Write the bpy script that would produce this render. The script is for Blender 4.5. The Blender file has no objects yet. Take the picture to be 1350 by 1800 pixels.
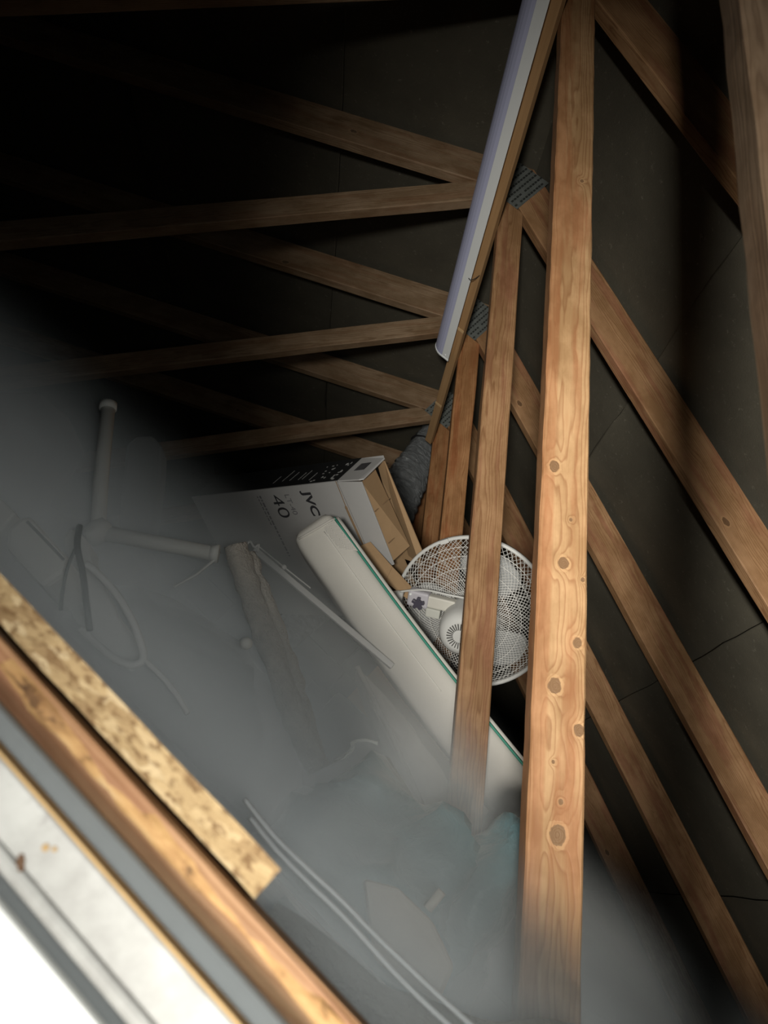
import bpy, bmesh, math, random
from mathutils import Vector, Matrix, noise as mnoise
random.seed(7)
C = bpy.context.scene.collection
SC = bpy.context.scene
PI = math.pi
V = Vector

# ------------------------------------------------------------------ camera, world, lamps, exposure
F_PX = 1367.41                      # focal length of the photograph in pixels (1350 x 1800)
CAM_X = V((.7345, -.0937, .6722)); CAM_D = V((.6415, .4190, -.6426)); CAM_F = V((-.2214, .9031, .3679))
CAM_F.normalize(); CAM_X = (CAM_X - CAM_F * CAM_X.dot(CAM_F)).normalized(); CAM_D = CAM_F.cross(CAM_X)
cam = bpy.data.cameras.new('camera'); cam_o = bpy.data.objects.new('camera', cam); C.objects.link(cam_o)
M = Matrix.Identity(4)
for i in range(3):
    M[i][0] = CAM_X[i]; M[i][1] = -CAM_D[i]; M[i][2] = -CAM_F[i]
cam_o.matrix_world = M
cam.sensor_width = 36; cam.sensor_fit = 'AUTO'; cam.lens = F_PX / 1800 * 36
cam.clip_start = .02; cam.clip_end = 60
cam.dof.use_dof = True; cam.dof.focus_distance = 1.75; cam.dof.aperture_fstop = 8.5
SC.camera = cam_o

w = bpy.data.worlds.new('world'); SC.world = w; w.use_nodes = True
w.node_tree.nodes['Background'].inputs[0].default_value = (.55, .62, .62, 1)
w.node_tree.nodes['Background'].inputs[1].default_value = .012

def lamp(name, kind, loc, target, energy, color, **kw):
    l = bpy.data.lights.new(name, kind); o = bpy.data.objects.new(name, l); C.objects.link(o)
    l.energy = energy; l.color = color
    o.location = loc; o.rotation_euler = (V(target) - V(loc)).to_track_quat('-Z', 'Y').to_euler()
    for k, v in kw.items(): setattr(l, k, v)
    return o
# light coming up through the open hatch from the landing below
lamp('hatch_light', 'SPOT', (.06, -.75, -.37), (.38, 1.3, 1.60), 325, (1, .95, .87), shadow_soft_size=.09, spot_size=math.radians(72), spot_blend=1)
# added fill lamp close to the camera, there to light the haze
lamp('haze_fill_light', 'SPOT', (.09, -.07, .02), (.10, 1.2, .03), 6.0, (.97, 1, .97), shadow_soft_size=.08, spot_size=math.radians(118), spot_blend=1)

SC.view_settings.view_transform = 'Standard'; SC.view_settings.look = 'None'
SC.view_settings.gamma = 1; SC.view_settings.use_curve_mapping = False
SC.view_settings.exposure = 0.42
SC.cycles.use_denoising = True
SC.cycles.max_bounces = 6; SC.cycles.volume_bounces = 0
SC.cycles.sample_clamp_indirect = 4

# ------------------------------------------------------------------ helpers
def ray(x, y):
    return CAM_X * ((x - 675) / F_PX) + CAM_D * ((y - 900) / F_PX) + CAM_F
def at(x, y, Y):                    # the point of the upright plane at distance Y along the ridge
    r = ray(x, y); return r * (Y / r.y)

def tag(o, label=None, cat=None, group=None, kind=None):
    if label: o['label'] = label
    if cat: o['category'] = cat
    if group: o['group'] = group
    if kind: o['kind'] = kind
    return o
def thing(name, loc, label, cat, group=None, kind=None):
    o = bpy.data.objects.new(name, None); C.objects.link(o); o.location = loc
    o.empty_display_size = .05
    return tag(o, label, cat, group, kind)
def smooth(me, flag=True):
    me.polygons.foreach_set('use_smooth', [flag] * len(me.polygons))
def mesh_of(name, bm, mat, sm=False):
    bmesh.ops.recalc_face_normals(bm, faces=bm.faces[:])
    me = bpy.data.meshes.new(name); bm.to_mesh(me); bm.free()
    if mat: me.materials.append(mat)
    if sm: smooth(me)
    return me
def origin_of(p):
    v = V((0, 0, 0))
    while p is not None:
        v = v + p.location; p = p.parent
    return v
def obj(name, bm, mat, parent=None, sm=False, loc=None):
    """bm holds WORLD coordinates; the object is placed under its parent without moving the shape"""
    base = origin_of(parent) if parent is not None else V((0, 0, 0))
    if loc is not None:
        bmesh.ops.translate(bm, verts=bm.verts[:], vec=-V(loc)); l = V(loc) - base
    else:
        bmesh.ops.translate(bm, verts=bm.verts[:], vec=-base); l = V((0, 0, 0))
    o = bpy.data.objects.new(name, mesh_of(name, bm, mat, sm)); C.objects.link(o)
    o.location = l; o.parent = parent
    return o
def link_mesh(name, me, parent, mw):
    base = origin_of(parent) if parent is not None else V((0, 0, 0))
    o = bpy.data.objects.new(name, me); C.objects.link(o); o.parent = parent
    m = mw.copy(); m.translation = m.translation - base; o.matrix_local = m
    return o

def box(bm, lo, hi, bev=0, mat=None):
    b = bmesh.new()
    vs = [b.verts.new((x, y, z)) for x in (lo[0], hi[0]) for y in (lo[1], hi[1]) for z in (lo[2], hi[2])]
    for f in ((0, 1, 3, 2), (4, 6, 7, 5), (0, 4, 5, 1), (2, 3, 7, 6), (0, 2, 6, 4), (1, 5, 7, 3)):
        b.faces.new([vs[i] for i in f])
    bmesh.ops.recalc_face_normals(b, faces=b.faces[:])
    if bev: bmesh.ops.bevel(b, geom=b.edges[:], offset=bev, segments=2, affect='EDGES', profile=.5)
    if mat is not None: bmesh.ops.transform(b, matrix=mat, verts=b.verts[:])
    merge(bm, b)
def merge(bm, b):
    me = bpy.data.meshes.new('t'); b.to_mesh(me); b.free(); bm.from_mesh(me); bpy.data.meshes.remove(me)
def frame(p, x, y, z):
    m = Matrix.Identity(4)
    for i in range(3):
        m[i][0] = x[i]; m[i][1] = y[i]; m[i][2] = z[i]; m[i][3] = p[i]
    return m
def slab(bm, pts, thick, nrm, bev=0):
    """panel through pts (in order round), extruded by thick along nrm"""
    b = bmesh.new(); n = V(nrm).normalized() * thick
    a = [b.verts.new(p) for p in pts]; c = [b.verts.new(V(p) + n) for p in pts]
    b.faces.new(a); b.faces.new(c[::-1])
    for i in range(len(pts)):
        j = (i + 1) % len(pts); b.faces.new((a[i], c[i], c[j], a[j]))
    bmesh.ops.recalc_face_normals(b, faces=b.faces[:])
    if bev: bmesh.ops.bevel(b, geom=b.edges[:], offset=bev, segments=2, affect='EDGES', profile=.5)
    merge(bm, b)
def tube(bm, pts, r, n=8, cap=True, closed=False, squash=1.0):
    """r: number or list; swept ring along pts"""
    pts = [V(p) for p in pts]; N = len(pts)
    rr = r if isinstance(r, (list, tuple)) else [r] * N
    up = None; rings = []
    for i, p in enumerate(pts):
        if closed: t = (pts[(i + 1) % N] - pts[i - 1]).normalized()
        else: t = (pts[min(i + 1, N - 1)] - pts[max(i - 1, 0)]).normalized()
        if up is None:
            up = V((0, 0, 1)) if abs(t.z) < .9 else V((1, 0, 0))
        s = t.cross(up).normalized(); up = s.cross(t).normalized()
        rings.append([bm.verts.new(p + (s * math.cos(2 * PI * k / n) + up * math.sin(2 * PI * k / n) * squash) * rr[i]) for k in range(n)])
    m = N if closed else N - 1
    for i in range(m):
        a, b = rings[i], rings[(i + 1) % N]
        for k in range(n):
            bm.faces.new((a[k], a[(k + 1) % n], b[(k + 1) % n], b[k]))
    if cap and not closed:
        bm.faces.new(rings[0][::-1]); bm.faces.new(rings[-1])
def lathe(bm, prof, mat, n=24):
    """prof [(r,z)] turned about local z, placed by mat"""
    rings = []
    for r, z in prof:
        if r < 1e-6: rings.append([bm.verts.new(mat @ V((0, 0, z)))])
        else: rings.append([bm.verts.new(mat @ V((r * math.cos(2 * PI * k / n), r * math.sin(2 * PI * k / n), z))) for k in range(n)])
    for a, b in zip(rings, rings[1:]):
        for k in range(n):
            j = (k + 1) % n
            if len(a) == 1 and len(b) == 1: continue
            if len(a) == 1: bm.faces.new((a[0], b[j], b[k]))
            elif len(b) == 1: bm.faces.new((a[k], a[j], b[0]))
            else: bm.faces.new((a[k], a[j], b[j], b[k]))
def spline(pts, per=8):
    pts = [V(p) for p in pts]; out = []
    for i in range(len(pts) - 1):
        p0 = pts[max(i - 1, 0)]; p1 = pts[i]; p2 = pts[i + 1]; p3 = pts[min(i + 2, len(pts) - 1)]
        for k in range(per):
            t = k / per
            out.append(.5 * ((2 * p1) + (p2 - p0) * t + (2 * p0 - 5 * p1 + 4 * p2 - p3) * t * t + (3 * p1 - p0 - 3 * p2 + p3) * t ** 3))
    out.append(pts[-1]); return out

# ------------------------------------------------------------------ materials
class NT:
    def __init__(s, name):
        s.m = bpy.data.materials.new(name); s.m.use_nodes = True; s.t = s.m.node_tree; s.n = s.t.nodes; s.l = s.t.links
        s.b = s.n['Principled BSDF']; s.b.inputs['Specular IOR Level'].default_value = .3
    def new(s, typ, **kw):
        n = s.n.new(typ)
        for k, v in kw.items(): setattr(n, k, v)
        return n
    def put(s, sock, v):
        if isinstance(v, bpy.types.NodeSocket): s.l.new(v, sock)
        else: sock.default_value = v
    def math(s, op, a, b=0.0, c=0.0, clamp=False):
        n = s.new('ShaderNodeMath', operation=op); n.use_clamp = clamp
        for i, v in enumerate((a, b, c)): s.put(n.inputs[i], v)
        return n.outputs[0]
    def vmath(s, op, a, b=(0, 0, 0)):
        n = s.new('ShaderNodeVectorMath', operation=op); s.put(n.inputs[0], a); s.put(n.inputs[1], b); return n.outputs[0]
    def noise(s, vec, scale, detail=4, rough=.55, dist=0):
        n = s.new('ShaderNodeTexNoise'); s.put(n.inputs['Vector'], vec); n.inputs['Scale'].default_value = scale
        n.inputs['Detail'].default_value = detail; n.inputs['Roughness'].default_value = rough; n.inputs['Distortion'].default_value = dist
        return n.outputs[0]
    def mix(s, fac, a, b, mode='MIX'):
        n = s.new('ShaderNodeMix', data_type='RGBA', blend_type=mode)
        s.put(n.inputs[0], fac); s.put(n.inputs[6], a); s.put(n.inputs[7], b); return n.outputs[2]
    def ramp(s, fac, stops):
        n = s.new('ShaderNodeValToRGB'); e = n.color_ramp.elements
        while len(e) < len(stops): e.new(.5)
        for el, (p, c) in zip(e, stops):
            el.position = p; el.color = c if len(c) == 4 else (*c, 1)
        s.put(n.inputs[0], fac); return n.outputs[0]
    def obj(s, rnd=0.0):
        c = s.new('ShaderNodeTexCoord').outputs['Object']
        if rnd:
            r = s.new('ShaderNodeObjectInfo').outputs['Random']
            k = s.new('ShaderNodeCombineXYZ'); s.put(k.inputs[2], s.math('MULTIPLY', r, rnd)); s.put(k.inputs[0], 0.0)
            c = s.vmath('ADD', c, k.outputs[0])
        return c
    def bump(s, h, strength=.4, dist=.002):
        n = s.new('ShaderNodeBump'); n.inputs['Strength'].default_value = strength; n.inputs['Distance'].default_value = dist
        s.put(n.inputs['Height'], h); s.l.new(n.outputs[0], s.b.inputs['Normal'])
    def out(s, col, rough=.6, metal=0):
        s.put(s.b.inputs['Base Color'], col if isinstance(col, bpy.types.NodeSocket) else (*col[:3], 1))
        s.put(s.b.inputs['Roughness'], rough); s.b.inputs['Metallic'].default_value = metal
        return s.m

def wood(name, light, dark, heart=None, knots=(), rnd=9.0, freq=280, pith=(.02, -.035), knot_scale=5.5, auto_knots=True, rough=.62, strip=0.0):
    s = NT(name); p = s.obj(rnd)
    st = s.vmath('MULTIPLY', p, (1, 1, .06))
    warp = s.noise(st, 16, 3, .5); warp2 = s.noise(s.vmath('MULTIPLY', p, (1, 1, .35)), 22, 2)
    sx = s.new('ShaderNodeSeparateXYZ'); s.l.new(p, sx.inputs[0])
    dx = s.math('SUBTRACT', sx.outputs[0], pith[0]); dy = s.math('SUBTRACT', s.math('ABSOLUTE', sx.outputs[1]), pith[1])
    d = s.math('SQRT', s.math('ADD', s.math('MULTIPLY', dx, dx), s.math('MULTIPLY', dy, dy)))
    d = s.math('ADD', d, s.math('MULTIPLY', s.math('SUBTRACT', warp, .5), .040))
    d = s.math('ADD', d, s.math('MULTIPLY', s.math('SUBTRACT', warp2, .5), .008))
    # knots: given ones (x, z, r) on the wide face, and scattered ones
    km = None
    def addk(e):
        nonlocal km
        km = e if km is None else s.math('MINIMUM', km, e)
    for kx, kz, kr in knots:
        ex = s.math('SUBTRACT', sx.outputs[0], kx); ez = s.math('MULTIPLY', s.math('SUBTRACT', sx.outputs[2], kz), .82)
        addk(s.math('DIVIDE', s.math('SQRT', s.math('ADD', s.math('MULTIPLY', ex, ex), s.math('MULTIPLY', ez, ez))), kr))
    if auto_knots:
        vo = s.new('ShaderNodeTexVoronoi'); vo.inputs['Scale'].default_value = knot_scale
        s.put(vo.inputs['Vector'], s.vmath('MULTIPLY', p, (1.7, .35, 1)))
        gate = s.new('ShaderNodeSeparateColor'); s.l.new(vo.outputs['Color'], gate.inputs[0])
        addk(s.math('ADD', s.math('MULTIPLY', vo.outputs['Distance'], 15.0), s.math('MULTIPLY', s.math('LESS_THAN', gate.outputs[0], .5), 50)))
    k1 = None
    if km is not None:
        kn = s.math('ADD', km, s.math('MULTIPLY', s.math('SUBTRACT', s.noise(p, 95, 3), .5), .9))
        push = s.math('POWER', 2.718, s.math('MULTIPLY', km, -.75))
        d = s.math('ADD', d, s.math('MULTIPLY', push, .016))
        k1 = s.math('LESS_THAN', kn, 1.0); k2 = s.math('MULTIPLY', s.math('LESS_THAN', kn, 1.42), s.math('GREATER_THAN', kn, .95))
    g = s.math('FRACT', s.math('MULTIPLY', d, freq))
    ringc = s.ramp(g, [(0, (0, 0, 0)), (.55, (.12, .12, .12)), (.86, (1, 1, 1)), (1, (0, 0, 0))])
    fine = s.noise(s.vmath('MULTIPLY', p, (1, 1, .03)), 420, 3, .7)
    big = s.noise(s.vmath('MULTIPLY', p, (1, 1, .12)), 26, 3)
    col = s.mix(s.math('MULTIPLY', ringc, .62), (*light, 1), (*dark, 1))
    col = s.mix(s.math('MULTIPLY', s.math('SUBTRACT', fine, .35), .55, clamp=True), col, (*dark, 1))
    if heart: col = s.mix(s.ramp(big, [(.5, (0, 0, 0)), (.62, (.75, .75, .75))]), col, (*heart, 1))
    if strip:
        sf = s.math('SUBTRACT', 1.0, s.math('MULTIPLY', s.math('SUBTRACT', s.math('ADD', sx.outputs[0], s.math('MULTIPLY', s.math('SUBTRACT', warp, .5), .012)), strip), 250), clamp=True)
        col = s.mix(s.math('MULTIPLY', sf, .6), col, (*heart, 1))
    dirt = s.ramp(s.noise(s.vmath('MULTIPLY', p, (1, 1, .5)), 14, 5, .65), [(.42, (.70, .66, .60)), (.62, (1, 1, 1))])
    col = s.mix(1.0, col, dirt, 'MULTIPLY')
    hgt = s.math('ADD', s.math('MULTIPLY', ringc, -.35), s.math('MULTIPLY', fine, .5))
    if k1 is not None:
        rad = s.math('FRACT', s.math('MULTIPLY', kn, 3.4))
        kc = s.mix(s.math('MULTIPLY', rad, .5), tuple(.34 * a + .16 * b for a, b in zip(light, dark)) + (1,), (*[.5 * x for x in dark], 1))
        col = s.mix(s.math('MULTIPLY', k2, .22), col, tuple(min(1, 1.3 * x) for x in light) + (1,))
        col = s.mix(k1, col, kc)
        hgt = s.math('ADD', hgt, s.math('MULTIPLY', k2, .8))
    s.bump(hgt, .55, .0012)
    return s.out(col, rough)

def plain(name, col, rough=.6, var=.12, scale=30, bump=.15, metal=0, spec=None):
    s = NT(name); p = s.obj(3.0)
    n = s.noise(p, scale, 5, .6)
    c = s.mix(n, tuple(x * (1 - var) for x in col) + (1,), tuple(min(1, x * (1 + var)) for x in col) + (1,))
    if bump: s.bump(s.noise(p, scale * 4, 4), bump, .002)
    if spec is not None: s.b.inputs['Specular IOR Level'].default_value = spec
    return s.out(c, rough, metal)

PINE = (.52, .30, .135); PINE_D = (.26, .105, .032)
M_WOOD = wood('pine_timber', (.41, .245, .125), (.20, .085, .033), heart=(.29, .13, .07), rnd=9.0)
M_GREYPINE = wood('grey_pine_timber', (.36, .255, .16), (.19, .115, .062), heart=(.27, .16, .09), rnd=9.0)
M_RED = wood('red_pine_timber', (.44, .235, .105), (.22, .08, .026), heart=(.33, .12, .045), rnd=9.0)

def felt_mat():
    s = NT('roofing_felt'); p = s.obj(0)
    n = s.noise(p, 5, 6, .65); f = s.noise(p, 240, 3, .7); sp = s.noise(p, 55, 6, .75)
    c = s.mix(n, (.050, .047, .037, 1), (.120, .110, .082, 1))
    c = s.mix(s.ramp(sp, [(.60, (0, 0, 0)), (.74, (.5, .5, .5))]), c, (.30, .285, .23, 1))
    s.bump(s.math('ADD', s.math('MULTIPLY', f, .5), n), .5, .004)
    s.b.inputs['Specular IOR Level'].default_value = .15
    return s.out(c, .85)
M_FELT = felt_mat()
def osb_mat():
    s = NT('strand_board'); p = s.obj(0)
    vo = s.new('ShaderNodeTexVoronoi'); vo.inputs['Scale'].default_value = 150
    s.put(vo.inputs['Vector'], s.vmath('ADD', s.vmath('MULTIPLY', p, (.55, 1, 1.6)), s.vmath('MULTIPLY', s.new('ShaderNodeTexNoise').outputs[1], (.01, .01, .01))))
    g = s.new('ShaderNodeSeparateColor'); s.l.new(vo.outputs['Color'], g.inputs[0])
    c = s.ramp(g.outputs[0], [(0, (.21, .13, .06)), (.35, (.33, .23, .115)), (.7, (.39, .28, .145)), (1, (.47, .36, .21))])
    cr = s.noise(s.vmath('MULTIPLY', p, (.55, 1, 1.2)), 260, 4, .7)
    c = s.mix(s.ramp(cr, [(.38, (.85, .85, .85)), (.48, (0, 0, 0))]), c, (.13, .07, .027, 1))
    s.bump(s.math('ADD', g.outputs[1], cr), .9, .003)
    return s.out(c, .7)
M_OSB = osb_mat()
def metal_plate():
    s = NT('galvanised_steel'); p = s.obj(2.0)
    n = s.noise(p, 60, 4, .7)
    return s.out(s.mix(n, (.13, .145, .135, 1), (.36, .39, .37, 1)), .5, .55)
M_GALV = metal_plate()
M_DARKMARK = plain('punched_slot', (.03, .033, .03), .7)

# ------------------------------------------------------------------ roof geometry
XR, ZA, P_, W_ = -.8228, 1.774, .434658, .615118      # ridge line, pitch, web angle from the vertical
HR, HW, OFF, TH = .112, .0705, -.0939, .035
Y_T = [.391 + .6 * k for k in range(7)]               # truss planes
TANP = math.tan(P_)

def timber_mesh(name, width, length, mat, a0=0, a1=0, b0=0, b1=0, sgn=1, seg=12, wob=.0012, cham=.0025):
    """local x 0..width in the plane of the truss, y 0..sgn*TH, z along; ends cut from a0 (x=0) to a1 (x=width)"""
    bm = bmesh.new(); rings = []
    for i in range(seg + 1):
        t = i / seg
        prof = [(cham, 0), (width - cham, 0), (width, cham), (width, TH - cham), (width - cham, TH), (cham, TH), (0, TH - cham), (0, cham)]
        ring = []
        for x, y in prof:
            z0 = a0 + (a1 - a0) * x / width; z1 = length + b0 + (b1 - b0) * x / width
            z = z0 + (z1 - z0) * t
            jx = (random.random() - .5) * 2 * wob if 0 < i < seg else 0
            ring.append(bm.verts.new((x + jx, sgn * y, z)))
        rings.append(ring)
    for a, b in zip(rings, rings[1:]):
        for k in range(8):
            bm.faces.new((a[k], a[(k + 1) % 8], b[(k + 1) % 8], b[k]))
    bm.faces.new(rings[0][::-1]); bm.faces.new(rings[-1])
    return mesh_of(name, bm, mat)

# ---- the setting
def ceiling(side, laps, name, label):
    root = thing(name, (XR, 1.5, ZA), label, 'roof lining', kind='structure')
    d = V((side * math.cos(P_), 0, -math.sin(P_))); n = V((-side * math.sin(P_), 0, -math.cos(P_)))   # n points inward
    S1 = 4.3
    edges = [-.02] + laps + [S1]
    for i in range(len(edges) - 1):
        s0 = edges[i]; s1 = edges[i + 1] + .10 if i < len(edges) - 2 else edges[i + 1]
        bm = bmesh.new(); NY, NS = 110, 12; g = []; g2 = []
        for a in range(NY + 1):
            Y = -1.6 + 7.9 * a / NY; ra = []; rb = []
            for b in range(NS + 1):
                t = b / NS; s = s0 + (s1 - s0) * t ** 2.2
                sag = .010 * math.sin(PI * ((Y - .391 - .0175) / .6)) ** 2
                lift = -.006 - .0015 + sag * .9 - .010 + .015 * math.exp(-(s - s0) * 22) * (i > 0) - .004 * t
                edge = .006 * mnoise.noise(V((Y * 3.1, i * 7.7, side))) + .004 * mnoise.noise(V((Y * 11, i * 3.3, side))) if (b == 0 and i > 0) else 0
                p = V((XR, Y, ZA)) + d * (s + edge) + n * lift
                ra.append(bm.verts.new(p)); rb.append(bm.verts.new(p - n * .0015))
            g.append(ra); g2.append(rb)
        for a in range(NY):
            for b in range(NS):
                bm.faces.new((g[a][b], g[a + 1][b], g[a + 1][b + 1], g[a][b + 1]))
                bm.faces.new((g2[a][b], g2[a][b + 1], g2[a + 1][b + 1], g2[a + 1][b]))
            bm.faces.new((g[a][0], g2[a][0], g2[a + 1][0], g[a + 1][0]))
        obj('felt_strip', bm, M_FELT, root, sm=True)
    return root
ceiling(-1, [.595, 1.29, 2.0, 2.7, 3.4], 'ceiling_left', 'dark roofing felt on the roof slope behind the grey-brown rafters')
ceiling(1, [.708, 1.402, 2.1, 2.8, 3.5], 'ceiling_right', 'dark speckled roofing felt on the roof slope with two lapped seams')

M_BLOCK = plain('grey_blockwork', (.10, .095, .085), .9, .2, 12, .4)
far = thing('wall_far', (XR, 6.1, -.1), 'dark blockwork gable wall at the far end behind the trusses', 'wall', kind='structure')
for r in range(9):
    z0 = -.1 + r * .225
    half = max(0, (ZA + .05 - z0 - .2) / TANP)
    if half < .2: continue
    nb = int(2 * half / .45) + 1
    for k in range(nb):
        x0 = XR - half + k * .45 + (.0 if r % 2 else -.1); x1 = min(x0 + .44, XR + half)
        if x1 - x0 < .05: continue
        bm = bmesh.new(); box(bm, (x0, 6.1 + random.random() * .004, z0), (x1, 6.2, z0 + .215), .004)
        obj('block', bm, M_BLOCK, far)
bm = bmesh.new(); slab(bm, [(XR - 4, 6.12, -.1), (XR + 4, 6.12, -.1), (XR, 6.12, ZA - .02)], .08, (0, 1, 0))
obj('mortar', bm, plain('mortar', (.12, .115, .105), .95), far)

M_PLASTER = plain('plasterboard', (.45, .44, .41), .9, .06, 20, .1)
fl = thing('floor', (0, 1, -.12), 'plasterboard ceiling laid under the joists around the hatch', 'floor', kind='structure')
for lo, hi in (((-4.4, .40, -.125), (2.9, 6.1, -.1125)), ((-4.4, -1.6, -.125), (-.62, .395, -.1125)), ((.72, -1.6, -.125), (2.9, .395, -.1125)), ((-.6, -1.6, -.125), (.7, -.47, -.1125))):
    bm = bmesh.new(); box(bm, lo, hi, 0); obj('plasterboard', bm, M_PLASTER, fl)

# ---- trusses
MESH = {}
def truss_meshes():
    n_r = V((-math.sin(P_), -math.cos(P_))); 
    # where the outer edge of a web meets the underside of its rafter
    n = V((math.cos(W_), math.sin(W_))); d = V((math.sin(W_), -math.cos(W_)))
    o = n * (OFF + HW); t_out = (HR - n_r.dot(o)) / n_r.dot(d)
    t_in = -OFF * math.cos(W_) / math.sin(W_)
    foot = (ZA + .026)
    def t_at(off, z): return (ZA - z - off * math.sin(W_)) / math.cos(W_)      # distance down the web where its edge is at height z
    L_in, L_out = t_at(OFF, -.024), t_at(OFF + HW, -.024)
    MESH['web'] = (t_in, t_out, L_in, L_out)
    for sgn in (1, -1):
        for mn, mat in (('web_pine', M_WOOD), ('web_red', M_RED), ('web_grey', M_GREYPINE)):
            MESH[mn, sgn] = timber_mesh('web', HW, 0, mat, t_in, t_out, L_in, L_out, sgn)
        for mn, mat in (('rafter_pine', M_WOOD), ('rafter_grey', M_GREYPINE)):
            MESH[mn, sgn] = timber_mesh('rafter', HR, 4.15, mat, 0, HR * math.tan(P_), 0, 0, sgn, 20)
    MESH['chord'] = timber_mesh('bottom_chord', .0705, 7.3, M_WOOD, 0, 0, 0, 0, 1, 20)
    bm = bmesh.new(); box(bm, (-.062, -.0012, -.075), (.062, 0, .075), 0)
    MESH['plate'] = mesh_of('nail_plate', bm, M_GALV)
    bm = bmesh.new()
    for r in range(12):
        for c in range(7):
            if random.random() < .12: continue
            x = -.052 + c * .0173; z = -.068 + r * .0122 + (c % 2) * .005
            box(bm, (x - .0026, -.0032, z - .004), (x + .0026, -.0012, z + .004))
    MESH['teeth'] = mesh_of('teeth', bm, M_DARKMARK)
truss_meshes()
KNOTS = [(.058, 1.6016, .0062), (.0288, 1.6637, .0088), (.0355, 1.4897, .0078), (.038, 1.8439, .0100), (.0624, 1.716, .0068), (.0499, .7347, .0036), (.0184, 1.3369, .0078), (.03, 1.76, .0022), (.041, 1.806, .003), (.064, 1.51, .003), (.045, 1.42, .0025)]
M_HERO = wood('golden_pine_timber', (.47, .30, .155), (.25, .11, .045), heart=(.36, .165, .075), knots=KNOTS, rnd=0, pith=(.026, -.045), auto_knots=False, freq=290, strip=.017)
M_NEARWEB = wood('darkened_pine_timber', (.095, .066, .042), (.045, .028, .016), heart=(.07, .043, .025), rnd=0, auto_knots=False)  # pine colour darkened to keep this web dim so near the hatch light

def truss(k, label):
    Y = Y_T[k]
    root = thing('roof_truss', (XR, Y, ZA), label, 'roof truss', 'roof trusses in a row')
    for side in (-1, 1):
        sgn = -1 if side == 1 else 1
        # rafter: x along inward normal, z down the slope
        d = V((side * math.cos(P_), 0, -math.sin(P_))); n = V((-side * math.sin(P_), 0, -math.cos(P_)))
        sg = 1 if n.cross(V((0, 1, 0))).dot(d) > 0 else -1
        link_mesh('rafter', MESH['rafter_grey' if side < 0 else 'rafter_pine', sg], root, frame((XR, Y, ZA), n, V((0, sg, 0)), d))
        d = V((side * math.sin(W_), 0, -math.cos(W_))); n = V((side * math.cos(W_), 0, math.sin(W_)))
        sg = 1 if n.cross(V((0, 1, 0))).dot(d) > 0 else -1
        p = V((XR, Y, ZA)) + n * OFF
        if side == 1 and k == 1:
            t_in, t_out, L0, L1 = MESH['web']; st = random.getstate()
            me = timber_mesh('web', HW, 0, M_HERO, t_in, t_out, L0, L1, sg, 60, .0007); random.setstate(st)
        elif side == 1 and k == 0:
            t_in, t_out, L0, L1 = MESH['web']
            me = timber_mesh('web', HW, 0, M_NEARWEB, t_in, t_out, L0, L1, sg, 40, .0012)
        else:
            me = MESH['web_grey' if side < 0 else ('web_red' if k > 2 else 'web_pine'), sg]
        link_mesh('web', me, root, frame(p, n, V((0, sg, 0)), d))
    link_mesh('bottom_chord', MESH['chord'], root, frame((XR - 3.65, Y, -.0955), V((0, 0, 1)), V((0, 1, 0)), V((1, 0, 0))) if False else frame((XR + 3.65, Y, -.0955), V((0, 0, 1)), V((0, 1, 0)), V((-1, 0, 0))))
    pl = link_mesh('nail_plate', MESH['plate'], root, Matrix.Translation((XR + .002, Y - .0002, 1.686)))
    link_mesh('teeth', MESH['teeth'], pl, Matrix.Translation((XR + .002, Y - .0002, 1.686)))
    return root
truss(0, 'nearest roof truss with its dark web close by at the upper right edge')
truss(1, 'roof truss with the tall golden knotty web standing in front of the fan')
truss(2, 'roof truss whose orange web crosses the front of the white fan')
truss(3, 'third roof truss in, web rising just beyond the lower end of the strip light')
truss(4, 'roof truss over the black duct, where the small brace under the ridge ends')
truss(5, 'far roof truss half hidden behind the black duct and the television carton')

# ------------------------------------------------------------------ ridge brace and strip light
t = thing('ridge_brace', (-.764, 1.2, 1.49), 'slim square brown brace running under the truss tops above the strip light', 'brace')
m_ = frame((-.7785, .10, 1.486), V((1, 0, 0)), V((0, 0, 1)), V((0, -1, 0)))
bm = bmesh.new(); N = 24; rings = []
for i in range(N + 1):
    y = .10 + 2.66 * i / N; j = .0008 * mnoise.noise(V((y * 5, 1, 2)))
    rings.append([bm.verts.new((x + j, y, z)) for x, z in ((-.7775, 1.487), (-.7495, 1.487), (-.7485, 1.488), (-.7485, 1.505), (-.7785, 1.506), (-.7785, 1.488))])
for a, b in zip(rings, rings[1:]):
    for k in range(6): bm.faces.new((a[k], a[(k + 1) % 6], b[(k + 1) % 6], b[k]))
bm.faces.new(rings[0]); bm.faces.new(rings[-1][::-1])
o = obj('timber', bm, None, t)
s = NT('brace_timber'); p = s.obj(); n = s.noise(s.vmath('MULTIPLY', p, (1, .05, 1)), 120, 4); o.data.materials.append(s.out(s.mix(n, (.30, .17, .075, 1), (.50, .32, .16, 1)), .65))
for y in (2.02, 2.47):
    bm = bmesh.new(); box(bm, (-.7788, y, 1.4862), (-.748, y + .012, 1.4872)); obj('pale_mark', bm, plain('pale_wood', (.6, .42, .22)), t)

M_LIGHTW = plain('white_painted_steel', (.86, .90, .90), .45, .02, 8, 0)
M_DIFF = plain('opal_diffuser', (.54, .57, .78), .35, .02, 6, 0)
t = thing('strip_light', (-.78, 1.4, 1.486), 'long white strip light with lavender diffuser fixed under the ridge brace', 'light')
Y0, Y1 = .62, 2.15
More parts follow.
